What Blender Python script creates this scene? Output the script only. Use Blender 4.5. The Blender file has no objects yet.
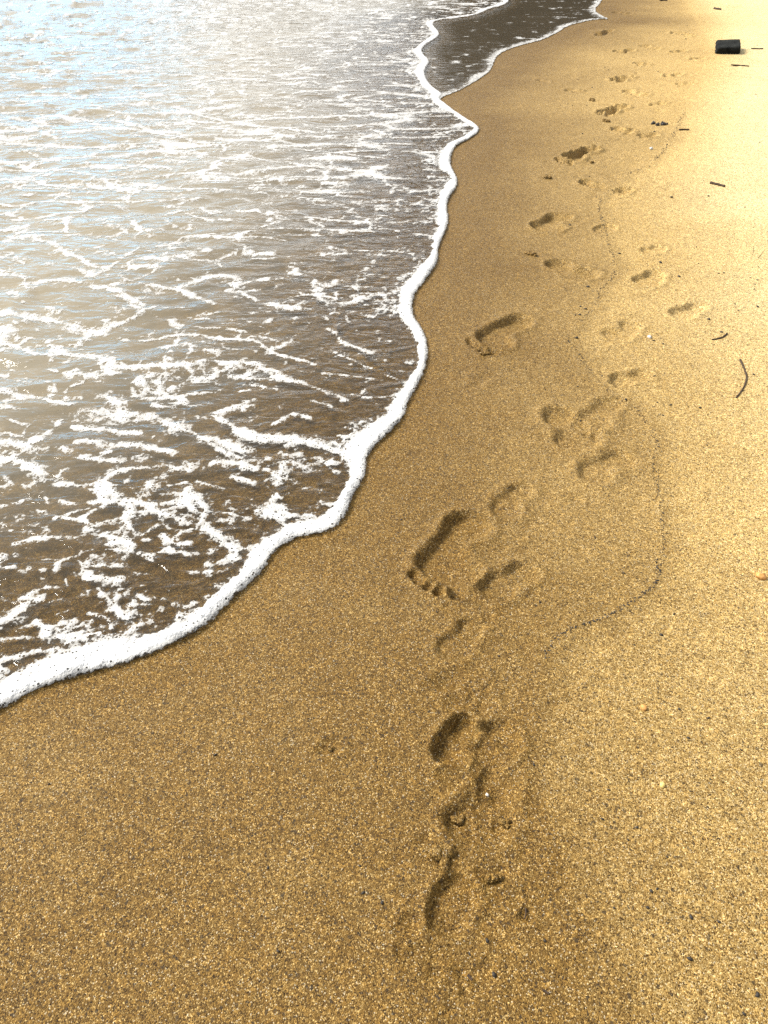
import bpy, bmesh, math, random
import numpy as np
from mathutils import Vector, noise as mnoise

random.seed(7)
rng = np.random.default_rng(11)
S = bpy.context.scene
COL = S.collection

# ------------------------------------------------------------------ camera
H = 1.3                      # eye height above the wet sand
PITCH = math.radians(38.7)   # looking down
F = 788.0                    # focal length in pixels (1024 high)
cam_d = bpy.data.cameras.new('camera')
cam = bpy.data.objects.new('camera', cam_d)
COL.objects.link(cam)
cam.location = (0, 0, H)
cam.rotation_euler = (math.pi / 2 - PITCH, 0, 0)
cam_d.sensor_fit = 'VERTICAL'
cam_d.angle = 2 * math.atan(512 / F)
cam_d.clip_start = 0.02
cam_d.clip_end = 2000
S.camera = cam
CP, SP = math.cos(PITCH), math.sin(PITCH)


def ground(px, py, z=0.0):
    """point of the plane at height z that the photo shows at px, py"""
    px = np.asarray(px, float); py = np.asarray(py, float)
    x = (px - 384) / F; y = (512 - py) / F
    dy = CP + y * SP; dz = -SP + y * CP
    t = (z - H) / dz
    return np.stack([x * t, dy * t], -1)


def G(px, py):
    p = ground(px, py)
    return float(p[0]), float(p[1])


# ------------------------------------------------------------------ numpy noise
def _h(ix, iy, seed):
    n = (ix.astype(np.int64) * 374761393 + iy.astype(np.int64) * 668265263 + seed * 974711) & 0xffffffff
    n = ((n ^ (n >> 13)) * 1274126177) & 0xffffffff
    n = ((n ^ (n >> 16)) * 2246822519) & 0xffffffff
    return ((n ^ (n >> 15)) & 0xffffff) / float(0xffffff)


def vn(x, y, seed=0):
    x = np.asarray(x, float); y = np.asarray(y, float)
    ix = np.floor(x); iy = np.floor(y)
    fx = x - ix; fy = y - iy
    fx = fx * fx * fx * (fx * (fx * 6 - 15) + 10); fy = fy * fy * fy * (fy * (fy * 6 - 15) + 10)
    a = _h(ix, iy, seed); b = _h(ix + 1, iy, seed); c = _h(ix, iy + 1, seed); d = _h(ix + 1, iy + 1, seed)
    return ((a * (1 - fx) + b * fx) * (1 - fy) + (c * (1 - fx) + d * fx) * fy) * 2 - 1


def fbm(x, y, seed=0, o=4, gain=0.5):
    s = 0; a = 1; t = 0
    ca, sa = math.cos(.6), math.sin(.6)
    for k in range(o):
        s = s + a * vn(x, y, seed + k * 17); t += a
        x, y = (ca * x - sa * y) * 2.03 + 13.1, (sa * x + ca * y) * 2.03 - 7.7
        a *= gain
    return s / t


def worley_edge(x, y, seed=0):
    """F2-F1 of a jittered cell grid"""
    ix = np.floor(x); iy = np.floor(y)
    f1 = np.full(x.shape, 9.); f2 = np.full(x.shape, 9.)
    for a in (-1, 0, 1):
        for b in (-1, 0, 1):
            cx = ix + a; cy = iy + b
            px = cx + .1 + .8 * _h(cx, cy, seed); py = cy + .1 + .8 * _h(cx, cy, seed + 5)
            d = np.hypot(px - x, py - y)
            f2 = np.minimum(f2, np.maximum(f1, d)); f1 = np.minimum(f1, d)
    return f2 - f1


def sst(a, b, x):
    t = np.clip((x - a) / (b - a), 0, 1)
    return t * t * (3 - 2 * t)


def seg_dist(P, poly, closed=False):
    d = np.full(len(P), 1e9)
    n = len(poly) if closed else len(poly) - 1
    for i in range(n):
        a = poly[i]; b = poly[(i + 1) % len(poly)]
        ab = b - a
        t = np.clip(((P - a) @ ab) / max(ab @ ab, 1e-12), 0, 1)
        q = P - a - t[:, None] * ab
        np.minimum(d, q[:, 0] ** 2 + q[:, 1] ** 2, out=d)
    return np.sqrt(d)


def inside(P, poly):
    r = np.zeros(len(P), bool)
    x, y = P[:, 0], P[:, 1]
    j = len(poly) - 1
    for i in range(len(poly)):
        xi, yi = poly[i]; xj, yj = poly[j]
        if yi != yj:
            r ^= ((yi > y) != (yj > y)) & (x < (xj - xi) * (y - yi) / (yj - yi) + xi)
        j = i
    return r


def smooth_line(p, n=3):
    p = np.asarray(p, float)
    for _ in range(n):
        q = np.empty((2 * len(p) - 2, 2))
        q[0::2] = .75 * p[:-1] + .25 * p[1:]; q[1::2] = .25 * p[:-1] + .75 * p[1:]
        p = np.vstack([p[:1], q, p[-1:]])
    return p


# ------------------------------------------------------------------ shoreline
near = [(-60, 742), (0, 712), (20, 700), (40, 690), (67, 681), (100, 672), (140, 661), (170, 646), (200, 633), (220, 614),
        (240, 594), (263, 574), (273, 553), (297, 538), (315, 536), (335, 530), (350, 512), (353, 497), (366, 478), (367, 460),
        (373, 449), (393, 431), (405, 417), (408, 403), (418, 387), (427, 367), (429, 347), (423, 330), (413, 317), (413, 300),
        (418, 290), (427, 280), (439, 262), (438, 248), (450, 225), (446, 202), (461, 183), (449, 165), (454, 147), (469, 140),
        (481, 131), (476, 125), (459, 115), (446, 105), (438, 99)]
wave_far = [(444, 95), (432, 88), (425, 78), (425, 69), (431, 62), (421, 53), (424, 46), (438, 38), (440, 33), (431, 24), (440, 20),
            (454, 19), (479, 15), (489, 9), (503, 6), (512, 0)]
film_far = [(460, 91), (472, 84), (484, 77), (492, 70), (495, 60), (500, 54), (510, 49), (527, 44), (544, 40), (559, 32),
            (568, 26), (580, 23), (598, 19), (612, 20), (600, 15), (594, 10), (600, 4), (604, -2)]
start = [(-30, -6), (-6, -.6), (-2.4, .42)]
N_ = [G(*p) for p in near]
wave_tail = [(2.1, 18), (3, 24), (6, 32), (12, 38), (25, 42.5), (60, 60), (200, 400)]
film_tail = [(3.6, 17), (4.5, 23), (7.5, 31), (13, 37), (25, 41.5), (60, 58), (200, 390)]
close = [(-400, 400), (-400, -40), (-30, -40)]
WAVE_L = smooth_line(start + N_ + [G(*p) for p in wave_far] + wave_tail, 2)
SEA_L = smooth_line(start + N_ + [G(*p) for p in film_far] + film_tail, 2)
WAVE_P = np.vstack([WAVE_L, close]); SEA_P = np.vstack([SEA_L, close])


def sdist(P, line, poly):
    return np.where(inside(P, poly), 1, -1) * seg_dist(P, line)


# ------------------------------------------------------------------ terrain height
def sand_base(P, dS):
    """bed without prints; dS = signed distance to the edge of the water, positive in the sea"""
    x, y = P[:, 0], P[:, 1]
    land = np.clip(-dS, 0, 80)
    z = 0.012 * land + 0.02 * np.clip(land - 3, 0, 60)
    sea = np.clip(dS, 0, None)
    z = z - 0.03 * np.minimum(sea, 1.0) - 0.06 * np.clip(sea - 1, 0, 12) - 0.03 * np.clip(sea - 13, 0, 60)
    ramp = sst(0.0, 0.5, land)
    z = z + ramp * (0.006 * fbm(x / .9, y / .9, 3, 3) + 0.0022 * fbm(x / .16, y / .16, 9, 3))
    # a dry, slightly wind-worked top
    z = z + sst(.8, 2.5, land) * (0.004 * fbm(x / .5, y / .28, 21, 4) + 0.0015 * fbm(x / .08, y / .06, 29, 3))
    z = z + 0.0007 * fbm(x / .035, y / .035, 33, 2)
    return z


# last swash line: a chain of specks, the sand is damper on its sea side
TIDE_PX = [(712, 60), (694, 90), (684, 115), (669, 145), (654, 165), (624, 177), (609, 192), (598, 204), (602, 225), (608, 245),
           (616, 269), (612, 280), (598, 293), (598, 307), (586, 318), (572, 334), (566, 342), (574, 349), (586, 369), (602, 390),
           (614, 401), (635, 411), (651, 432), (658, 450), (651, 466), (654, 482), (659, 495), (662, 530), (665, 546), (656, 562),
           (659, 581), (648, 595), (618, 612), (603, 622), (581, 628), (560, 636), (550, 650), (544, 663)]
TIDE = np.array([G(*p) for p in TIDE_PX])
TIDE_END = np.array([G(530, 720), G(520, 800), G(560, 900), G(660, 1060)])
TIDE_ALL = np.vstack([[(9, 40)], [(4.8, 16)], TIDE, TIDE_END, [(1.2, -2)], [(2, -30)]])
TIDE_P = np.vstack([TIDE_ALL, [(-60, -30)], [(-60, 40)]])

# ------------------------------------------------------------------ footprints
# heel px, toe px, true side (+1/-1), depth m, width factor, toes, label
FP = [
    ((472, 519), (433, 598), -1, .026, 1.0, 1, 'deep bare footprint with clear toe dents, largest in the middle of the wet sand'),
    ((524, 488), (494, 523), -1, .013, .8, 0, 'shallow narrow footprint just behind the heel of the large deep print'),
    ((528, 572), (480, 600), -1, .016, 1.0, 0, 'broad shallow footprint right beside the large deep print with toe dents'),
    ((476, 626), (440, 664), 1, .011, .9, 0, 'faint blurred footprint below the large deep print with toe dents'),
    ((466, 724), (442, 772), 1, .024, .9, 0, 'short rounded heel print with a dark crescent wall, nearest of the crisp prints'),
    ((505, 738), (482, 756), -1, .016, 1.3, 0, 'small round dent beside the rounded heel print with a dark crescent wall'),
    ((500, 782), (462, 858), 1, .013, 1.1, 0, 'wide crumbly trodden hollow in the foreground with clods around its rim'),
    ((462, 886), (440, 936), 1, .016, .9, 0, 'dim smudged print at the bottom of the footprint trail, nearest the camera'),
    ((626, 459), (576, 483), -1, .016, .9, 0, 'shallow print pressed against the dark speck line, right of the trail'),
    ((554, 413), (592, 458), 1, .02, .95, 0, 'heel print with a dark round back, left one of a touching pair'),
    ((614, 403), (583, 436), -1, .013, .8, 1, 'light toe-marked print, right one of a touching pair on the damp sand'),
    ((524, 318), (476, 352), -1, .026, 1.0, 1, 'deep print with dark crumbs at its toes, closest to the curling foam'),
    ((554, 263), (598, 283), -1, .026, 1.0, 0, 'deep long print with a black heel hollow halfway up the beach'),
    ((562, 216), (540, 234), 1, .022, 1.1, 0, 'curved double-crescent print above the deep print with a black heel hollow'),
    ((634, 326), (606, 344), 1, .014, .9, 0, 'weak print on pale sand between the speck line and the curved stick'),
    ((646, 377), (608, 387), -1, .017, .9, 1, 'flat scuffed print just right of the speck line, level with the curved stick'),
    ((656, 275), (642, 288), 1, .02, 1.2, 0, 'small stubby print right of the speck line on pale sand'),
    ((699, 309), (672, 321), -1, .02, 1.0, 0, 'forked dark-edged print on dry sand, rightmost of all the prints'),
    ((660, 249), (646, 255), 1, .014, 1.2, 0, 'tiny half print on pale sand above the stubby print'),
    ((609, 228), (600, 233), 1, .012, 1.4, 0, 'tiny dent lying on the speck line next to the curved double-crescent print'),
    ((595, 150), (560, 164), 1, .027, 1.1, 1, 'deep bent print with crumbs at its toes on the far damp sand'),
    ((582, 183), (606, 190), -1, .022, 1.0, 0, 'oval print with a dark back end below the deep bent far print'),
    ((628, 191), (615, 195), 1, .018, 1.3, 0, 'small oval dent right of the oval print with a dark back end'),
    ((624, 108), (600, 116), 1, .027, 1.1, 1, 'hooked dark print on the far sand, first beyond the deep bent print'),
    ((614, 130), (636, 136), -1, .02, .95, 0, 'long shallow print just under the hooked dark far print'),
    ((655, 137), (638, 139), 1, .016, 1.3, 0, 'small flat dent left of the black seaweed tuft'),
    ((630, 78), (611, 83), 1, .024, 1.1, 0, 'dark curved print beyond the hooked far print'),
    ((625, 92), (650, 99), -1, .016, .9, 0, 'faint drawn-out print between the hooked and the curved far prints'),
    ((632, 51), (614, 54), 1, .02, 1.0, 0, 'small dash-like far print left of the black block'),
    ((636, 65), (650, 68), -1, .022, 1.0, 0, 'narrow slanted far print left of the black block, below the dash-like print'),
    ((611, 31), (596, 36), 1, .022, 1.1, 1, 'scuffed far print just below the tip of the foam'),
    ((614, 12), (634, 15), -1, .018, .9, 0, 'stretched far print at the top beside the foam tip'),
    ((658, 50), (638, 45), 1, .014, .9, 0, 'pale worn far print between the scuffed print and the black block'),
    ((692, 38), (668, 33), -1, .02, .9, 0, 'dark-edged scuffed far print left of and above the black block'),
    ((684, 52), (672, 54), 1, .016, 1.2, 0, 'short round far dent left of the black block'),
    ((679, 77), (662, 79), 1, .016, 1.1, 0, 'short flat far dent below and left of the black block'),
    ((703, 60), (690, 62), -1, .013, 1.1, 0, 'weak round far dent just left of the black block base'),
    ((566, 90), (584, 93), 1, .014, .8, 1, 'faint toe-marked far print on the brown wet sand'),
    ((538, 80), (552, 83), -1, .009, .8, 0, 'barely visible far print nearest the dark wet mirror'),
    ((690, 86), (676, 88), -1, .012, 1.0, 0, 'worn far dent on the right of the trampled strip'),
    ((664, 105), (650, 108), 1, .012, 1.0, 0, 'worn far dent in the middle of the trampled strip beyond the seaweed tuft'),
]


class Print:
    pass


prints = []
for i, (hp, tp, side, dep, wf, toes, label) in enumerate(FP):
    q = Print(); q.i = i
    q.h = np.array(G(*hp)); q.t = np.array(G(*tp))
    d = q.t - q.h; q.L = float(np.hypot(*d)); q.u = d / q.L; q.v = np.array([-q.u[1], q.u[0]])
    if i in (0, 2, 4, 7, 8, 11, 12, 13, 15, 17, 20, 23, 26): side = 1 if q.v @ np.array([-.87, .5]) > 0 else -1
    q.v = q.v * side
    k_ = sst(260, 130, hp[1]); q.dep = dep * (.84 + .9 * k_); q.w = wf * (1.32 - .15 * k_); q.toes = toes; q.label = label
    q.Lw = min(max(q.L, .12), .27)       # width follows a foot, not the pressed length
    prints.append(q)


def print_field(P, q):
    """sdf-like value (<0 inside) of one print and its height change"""
    r = P - q.h
    u = r @ q.u / q.L; v = r @ q.v
    W = q.Lw * q.w
    n = fbm(P[:, 0] / .035 + q.i * 7.3, P[:, 1] / .035, 60 + q.i, 3)
    n2 = fbm(P[:, 0] / .012 + q.i * 3.1, P[:, 1] / .012, 90 + q.i, 2)
    uu = u * q.L

    def circ(cu, cv, rad):
        return np.hypot(uu - cu * q.L, v - cv * W) - rad * W

    def smin(a, b, k=.035):
        h = np.clip(.5 + .5 * (b - a) / k, 0, 1)
        return b * (1 - h) + a * h - k * h * (1 - h)
    heel = circ(.13, 0, .14)
    # outer edge bridge
    t = np.clip((u - .13) / .5, 0, 1)
    mid = np.hypot(uu - (.13 + .5 * t) * q.L, v - .055 * W * np.sin(t * math.pi)) - (.135 - .008 * np.sin(t * math.pi)) * W
    ball = smin(circ(.66, -.055, .165), circ(.62, .075, .14))
    s = smin(smin(heel, mid), ball)
    s0 = s + n * .004 + n2 * .0012 + .006 * vn(P[:, 0] / .055 + q.i, P[:, 1] / .055, 140 + q.i) * W / .25
    e = .0150 * min(1, q.Lw / .2)
    inn = sst(.35 * e, -1.1 * e, s0)
    lat = np.clip((P[:, 0] - (q.h[0] + q.u[0] * np.clip(u, 0, 1) * q.L)) / (.2 * W), -1, 1)
    deep = (.90 - .16 * lat) * (.72 + .34 * np.maximum(np.exp(-((u - .12) / .2) ** 2), .75 * np.exp(-((u - .68) / .18) ** 2)))
    z = -q.dep * inn * deep * (1 + .12 * n)
    rim = np.exp(-((s0 - .9 * e) / (.9 * e)) ** 2)
    z = z + q.dep * .42 * rim * (.7 + .5 * n)
    s_all = s
    if q.toes:
        for k, (tu, tv, tr) in enumerate(((.9, -.13, .062), (.93, -.02, .045), (.91, .06, .042), (.87, .13, .04), (.82, .19, .038))):
            c = circ(tu, tv, tr) + n * .004
            z = z - q.dep * .75 * sst(.25 * e, -.6 * e, c) * (1 - inn) + q.dep * .12 * np.exp(-((c - .5 * e) / (.5 * e)) ** 2) * (1 - inn)
            s_all = np.minimum(s_all, c)
    # pressed floor is a little lumpy
    z = z + inn * (.0012 * n + .0006 * n2)
    fade = sst(.055, .03, s_all)
    return s_all, z * fade


def apply_prints(P, z):
    """adds every print to z; returns z and the id of the print each point belongs to (-1 none)"""
    pid = np.full(len(P), -1, int); best = np.full(len(P), .012)
    for q in prints:
        c = (q.h + q.t) / 2; R = q.L / 2 + .16
        m = np.nonzero((np.abs(P[:, 0] - c[0]) < R) & (np.abs(P[:, 1] - c[1]) < R))[0]
        if not len(m):
            continue
        s, dz = print_field(P[m], q)
        z[m] += dz
        b = s < best[m]
        pid[m[b]] = q.i; best[m[b]] = s[b]
    return z, pid


# small scuffs and pits over the trodden strip
pits = []
for k in range(260):
    t = rng.random()
    py = 10 + 190 * rng.random() ** 1.3
    cx = 640 + (py / 200) * -20 + rng.normal() * 42
    p = G(cx, py)
    pits.append((p[0], p[1], .012 + .03 * rng.random(), .003 + .007 * rng.random(), rng.random() * 3.14))
for k in range(110):                       # along the near trail
    py = 220 + 760 * rng.random()
    cx = 600 - (py - 220) * .19 + rng.normal() * 45
    p = G(cx, py)
    pits.append((p[0], p[1], .006 + .012 * rng.random(), .002 + .004 * rng.random(), rng.random() * 3.14))
for px, py, r, dp in ((448, 683, .022, .012), (456, 705, .018, .008), (443, 749, .02, .01), (330, 748, .014, .008), (322, 752, .01, .006),
                      (470, 800, .018, .009), (455, 820, .016, .008), (507, 826, .016, .009), (500, 792, .014, .007), (496, 880, .018, .008),
                      (486, 900, .016, .007), (505, 900, .014, .006), (410, 928, .014, .008), (525, 918, .01, .007), (490, 348, .012, .01),
                      (545, 177, .02, .012), (552, 174, .015, .01), (486, 378, .03, .006), (478, 385, .02, .006), (470, 980, .02, .006), (440, 960, .03, .006)):
    p = G(px, py); pits.append((p[0], p[1], r, dp, .6))


def apply_pits(P, z):
    o = np.argsort(P[:, 1], kind='stable'); ys = P[o, 1]
    for (cx, cy, r, dp, a) in pits:
        i0, i1 = np.searchsorted(ys, cy - 4 * r), np.searchsorted(ys, cy + 4 * r)
        m = o[i0:i1]; m = m[np.abs(P[m, 0] - cx) < 4 * r]
        if not len(m):
            continue
        dx = P[m, 0] - cx; dy = P[m, 1] - cy
        u = (dx * math.cos(a) + dy * math.sin(a)) / 1.5; v = -dx * math.sin(a) + dy * math.cos(a)
        d = np.hypot(u, v) / r * (1 + .35 * vn(P[m, 0] / r * .8, P[m, 1] / r * .8, 5))
        z[m] += -dp * .62 * np.exp(-(d * 1.15) ** 2) + dp * .2 * np.exp(-((d - 1.5) / .45) ** 2)
    return z


def land_height(P):
    dS = sdist(P, SEA_L, SEA_P)
    z = sand_base(P, dS)
    dT = np.where(inside(P, TIDE_P), 1, -1) * seg_dist(P, TIDE_ALL)      # + = sea side
    land = dS < 0
    near_t = np.exp(-np.clip(np.abs(dT), 0, 1) / .03)
    z = z + np.where(land, .0022 * near_t * (1 + .6 * vn(P[:, 0] / .03, P[:, 1] / .03, 77)) - .002 * sst(-.02, .05, dT), 0)
    return z, dS, dT


def height_at(px, py):
    p = np.array([G(px, py)])
    for _ in range(4):
        z, _a, _b = land_height(p)
        z, _c = apply_prints(p, z)
        p = np.array([ground(px, py, z[0])])
    return float(p[0, 0]), float(p[0, 1]), float(z[0])


# ------------------------------------------------------------------ mesh helpers
def grid_quads(nr, nc):
    i = np.arange(nr * nc).reshape(nr, nc)
    return np.stack([i[:-1, :-1], i[:-1, 1:], i[1:, 1:], i[1:, :-1]], -1).reshape(-1, 4)


def mesh_from(name, verts, faces, mat, attrs=None, normals=None, parent=None):
    """faces: (n,3) or (n,4) index array"""
    used, inv = np.unique(faces, return_inverse=True)
    inv = inv.reshape(faces.shape)
    v = verts[used]
    me = bpy.data.meshes.new(name)
    n, k = inv.shape
    me.vertices.add(len(v)); me.vertices.foreach_set('co', v.astype(np.float32).ravel())
    me.loops.add(n * k); me.loops.foreach_set('vertex_index', inv.astype(np.int32).ravel())
    me.polygons.add(n)
    me.polygons.foreach_set('loop_start', (np.arange(n) * k).astype(np.int32))
    me.polygons.foreach_set('use_smooth', np.ones(n, bool))
    me.update(calc_edges=True)
    for an, av in (attrs or {}).items():
        a = me.attributes.new(an, 'FLOAT', 'POINT'); a.data.foreach_set('value', av[used].astype(np.float32))
    if normals is not None:
        me.normals_split_custom_set_from_vertices(normals[used].astype(np.float32))
    me.materials.append(mat)
    o = bpy.data.objects.new(name, me); COL.objects.link(o)
    if parent: o.parent = parent
    return o


def clip_tris(verts, tris, f, attrs):
    """keeps the part of the triangles where f > 0, cut along f = 0"""
    ins = f > 0
    c = ins[tris].sum(1)
    keep = [tris[c == 3]]
    nv = len(verts)
    pairs = []

    def roll(t, want):
        m = ins[t] == want
        k = np.argmax(m, 1)
        r = np.arange(len(t))
        return np.stack([t[r, k], t[r, (k + 1) % 3], t[r, (k + 2) % 3]], 1)
    t1 = roll(tris[c == 1], True); t2 = roll(tris[c == 2], False)
    e = np.vstack([t1[:, [0, 1]], t1[:, [0, 2]], t2[:, [0, 1]], t2[:, [0, 2]]])
    es = np.sort(e, 1)
    key, inv = np.unique(es[:, 0] * np.int64(nv) + es[:, 1], return_inverse=True)
    a = key // nv; b = key % nv
    t = (f[a] / (f[a] - f[b]))
    t = np.clip(t, 0.001, .999)
    new = verts[a] + (verts[b] - verts[a]) * t[:, None]
    na = {k: np.concatenate([w, w[a] + (w[b] - w[a]) * t]) for k, w in attrs.items()}
    idx = inv.reshape(-1) + nv
    n1, n2 = len(t1), len(t2)
    i01, i02, j01, j02 = idx[:n1], idx[n1:2 * n1], idx[2 * n1:2 * n1 + n2], idx[2 * n1 + n2:]
    keep.append(np.stack([t1[:, 0], i01, i02], 1))
    keep.append(np.stack([j01, t2[:, 1], t2[:, 2]], 1))
    keep.append(np.stack([j01, t2[:, 2], j02], 1))
    return np.vstack([verts, new]), np.vstack(keep), na


def tag(o, label=None, cat=None, group=None, kind=None):
    if label: o['label'] = label
    if cat: o['category'] = cat
    if group: o['group'] = group
    if kind: o['kind'] = kind
    return o


# ------------------------------------------------------------------ materials
class NT:
    def __init__(self, name):
        self.m = bpy.data.materials.new(name); self.m.use_nodes = True
        self.t = self.m.node_tree; self.t.nodes.clear()
        self.out = self.t.nodes.new('ShaderNodeOutputMaterial')

    def n(self, typ, **kw):
        x = self.t.nodes.new(typ)
        for k, v in kw.items():
            if k.startswith('i_'):
                x.inputs[k[2:].replace('_', ' ')].default_value = v
            else:
                setattr(x, k, v)
        return x

    def l(self, a, b):
        self.t.links.new(a, b)

    def math(self, op, a, b=None, c=None, clamp=False):
        x = self.t.nodes.new('ShaderNodeMath'); x.operation = op; x.use_clamp = clamp
        for i, v in enumerate((a, b, c)):
            if v is None: continue
            if isinstance(v, (int, float)): x.inputs[i].default_value = v
            else: self.l(v, x.inputs[i])
        return x.outputs[0]

    def mix(self, fac, a, b, blend='MIX'):
        x = self.t.nodes.new('ShaderNodeMix'); x.data_type = 'RGBA'; x.blend_type = blend
        for i, v in ((0, fac), (6, a), (7, b)):
            if isinstance(v, (int, float)): x.inputs[i].default_value = v
            elif isinstance(v, tuple): x.inputs[i].default_value = (*v, 1)
            else: self.l(v, x.inputs[i])
        return x.outputs[2]

    def ramp(self, fac, stops, interp='LINEAR'):
        x = self.t.nodes.new('ShaderNodeValToRGB'); cr = x.color_ramp; cr.interpolation = interp
        while len(cr.elements) < len(stops): cr.elements.new(.5)
        for e, (p, c) in zip(cr.elements, stops):
            e.position = p; e.color = (*c, 1) if isinstance(c, tuple) else (c, c, c, 1)
        self.l(fac, x.inputs[0])
        return x.outputs[0]


def pos_vec(nt):
    g = nt.n('ShaderNodeNewGeometry'); return g.outputs['Position']


def noise_tex(nt, vec, scale, detail=2, rough=.5, dist=0):
    x = nt.n('ShaderNodeTexNoise'); x.inputs['Scale'].default_value = scale; x.inputs['Detail'].default_value = detail
    x.inputs['Roughness'].default_value = rough; x.inputs['Distortion'].default_value = dist
    nt.l(vec, x.inputs['Vector'])
    return x.outputs['Fac']


def sand_material():
    nt = NT('coarse_golden_sand')
    p = pos_vec(nt)
    wet = nt.n('ShaderNodeAttribute', attribute_name='wet').outputs['Fac']

    def grains(scale):
        v = nt.n('ShaderNodeTexVoronoi'); v.inputs['Scale'].default_value = scale
        nt.l(p, v.inputs['Vector'])
        sep = nt.n('ShaderNodeSeparateColor'); nt.l(v.outputs['Color'], sep.inputs[0])
        return sep.outputs[0], sep.outputs[1], v.outputs['Distance']
    g1, g1b, d1 = grains(560); g2, g2b, d2 = grains(250); g3, g3b, d3 = grains(110)
    dry = nt.ramp(g1, [(0, SAND['d0']), (.14, SAND['d1']), (.5, SAND['d2']), (.85, SAND['d3']), (1, SAND['d4'])])
    wetc = nt.ramp(g1, [(0, SAND['w0']), (.16, SAND['w1']), (.55, SAND['w2']), (.87, SAND['w3']), (1, SAND['w4'])])
    big = noise_tex(nt, p, 1.7, 5, .6); mid = noise_tex(nt, p, 14, 4, .6)
    wv = nt.math('ADD', wet, nt.math('MULTIPLY', nt.math('SUBTRACT', big, .5), .5), clamp=False)
    wv = nt.math('ADD', wv, nt.math('MULTIPLY', nt.math('SUBTRACT', mid, .5), .22), clamp=True)
    dryf = nt.n('ShaderNodeAttribute', attribute_name='dry').outputs['Fac']
    pale = nt.ramp(g1, [(0, (.16, .10, .04)), (.14, (.46, .32, .13)), (.5, (.78, .63, .31)), (1, (.87, .77, .52))])
    dry = nt.mix(dryf, dry, pale)
    c = nt.mix(wv, dry, wetc)
    # coarser grains and grain clusters
    m2 = nt.math('MULTIPLY_ADD', nt.math('MULTIPLY', g2, g2), .62, .73)
    m3 = nt.math('MULTIPLY_ADD', g3, .22, .89)
    mm = nt.math('MULTIPLY', m2, m3)
    mm = nt.math('MULTIPLY', mm, nt.math('MULTIPLY_ADD', mid, .3, .85))
    comb = nt.n('ShaderNodeCombineColor')
    for i in range(3): nt.l(mm, comb.inputs[i])
    c = nt.mix(1.0, c, comb.outputs[0], 'MULTIPLY')
    # sparse dark and white grains
    dk = nt.math('GREATER_THAN', g2b, .965); c = nt.mix(nt.math('MULTIPLY', dk, .75), c, (.035, .025, .015))
    wh = nt.math('GREATER_THAN', g1b, .978); c = nt.mix(nt.math('MULTIPLY', wh, .5), c, (.66, .56, .38))
    b = nt.n('ShaderNodeBsdfPrincipled')
    nt.l(c, b.inputs['Base Color'])
    nt.l(nt.math('MULTIPLY_ADD', wv, -.22, .74), b.inputs['Roughness'])
    b.inputs['Specular IOR Level'].default_value = .13
    hgt = nt.math('ADD', nt.math('MULTIPLY', nt.math('SUBTRACT', .8, d1), .0014), nt.math('MULTIPLY', g1, .0012))
    hgt = nt.math('ADD', hgt, nt.math('MULTIPLY', g2, .0016))
    hgt = nt.math('ADD', hgt, nt.math('MULTIPLY', mid, .004))
    bp = nt.n('ShaderNodeBump'); bp.inputs['Strength'].default_value = .75; bp.inputs['Distance'].default_value = 1.0
    nt.l(hgt, bp.inputs['Height']); nt.l(bp.outputs[0], b.inputs['Normal'])
    nt.l(b.outputs[0], nt.out.inputs[0])
    return nt.m


SAND = dict(d0=(.06, .03, .008), d1=(.30, .165, .042), d2=(.64, .425, .145), d3=(.74, .535, .215), d4=(.82, .68, .40),
            w0=(.02, .010, .003), w1=(.10, .053, .011), w2=(.158, .086, .017), w3=(.24, .14, .034), w4=(.45, .31, .12))


def water_material():
    nt = NT('shallow_sea_water')
    p = pos_vec(nt)
    silt = nt.n('ShaderNodeAttribute', attribute_name='silt').outputs['Fac']
    calm = nt.n('ShaderNodeAttribute', attribute_name='calm').outputs['Fac']
    mp = nt.n('ShaderNodeMapping'); mp.inputs['Scale'].default_value = (1, 1.9, 1); nt.l(p, mp.inputs[0])
    n1 = noise_tex(nt, mp.outputs[0], 9, 3, .5, .5); n2 = noise_tex(nt, mp.outputs[0], 36, 2, .5)
    h = nt.math('ADD', nt.math('MULTIPLY', n1, .022), nt.math('MULTIPLY', n2, .0032))
    h = nt.math('MULTIPLY', h, nt.math('SUBTRACT', 1.0, nt.math('MULTIPLY', calm, .72)))
    bp = nt.n('ShaderNodeBump'); bp.inputs['Strength'].default_value = .55; bp.inputs['Distance'].default_value = 1
    nt.l(h, bp.inputs['Height'])
    fr = nt.n('ShaderNodeFresnel'); fr.inputs[0].default_value = 1.34; nt.l(bp.outputs[0], fr.inputs['Normal'])
    tr = nt.n('ShaderNodeBsdfTransparent')
    nt.l(nt.mix(calm, (.86, .825, .68), (.43, .37, .24)), tr.inputs[0])  # film tint darkened to deepen the headland's dark reflection
    df = nt.n('ShaderNodeBsdfDiffuse'); df.inputs[0].default_value = (.44, .385, .28, 1)
    m1 = nt.n('ShaderNodeMixShader'); nt.l(silt, m1.inputs[0]); nt.l(tr.outputs[0], m1.inputs[1]); nt.l(df.outputs[0], m1.inputs[2])
    gl = nt.n('ShaderNodeBsdfGlossy'); gl.inputs['Roughness'].default_value = .09; nt.l(bp.outputs[0], gl.inputs['Normal'])
    m2 = nt.n('ShaderNodeMixShader'); nt.l(fr.outputs[0], m2.inputs[0]); nt.l(m1.outputs[0], m2.inputs[1]); nt.l(gl.outputs[0], m2.inputs[2])
    nt.l(m2.outputs[0], nt.out.inputs[0])
    return nt.m


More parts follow.
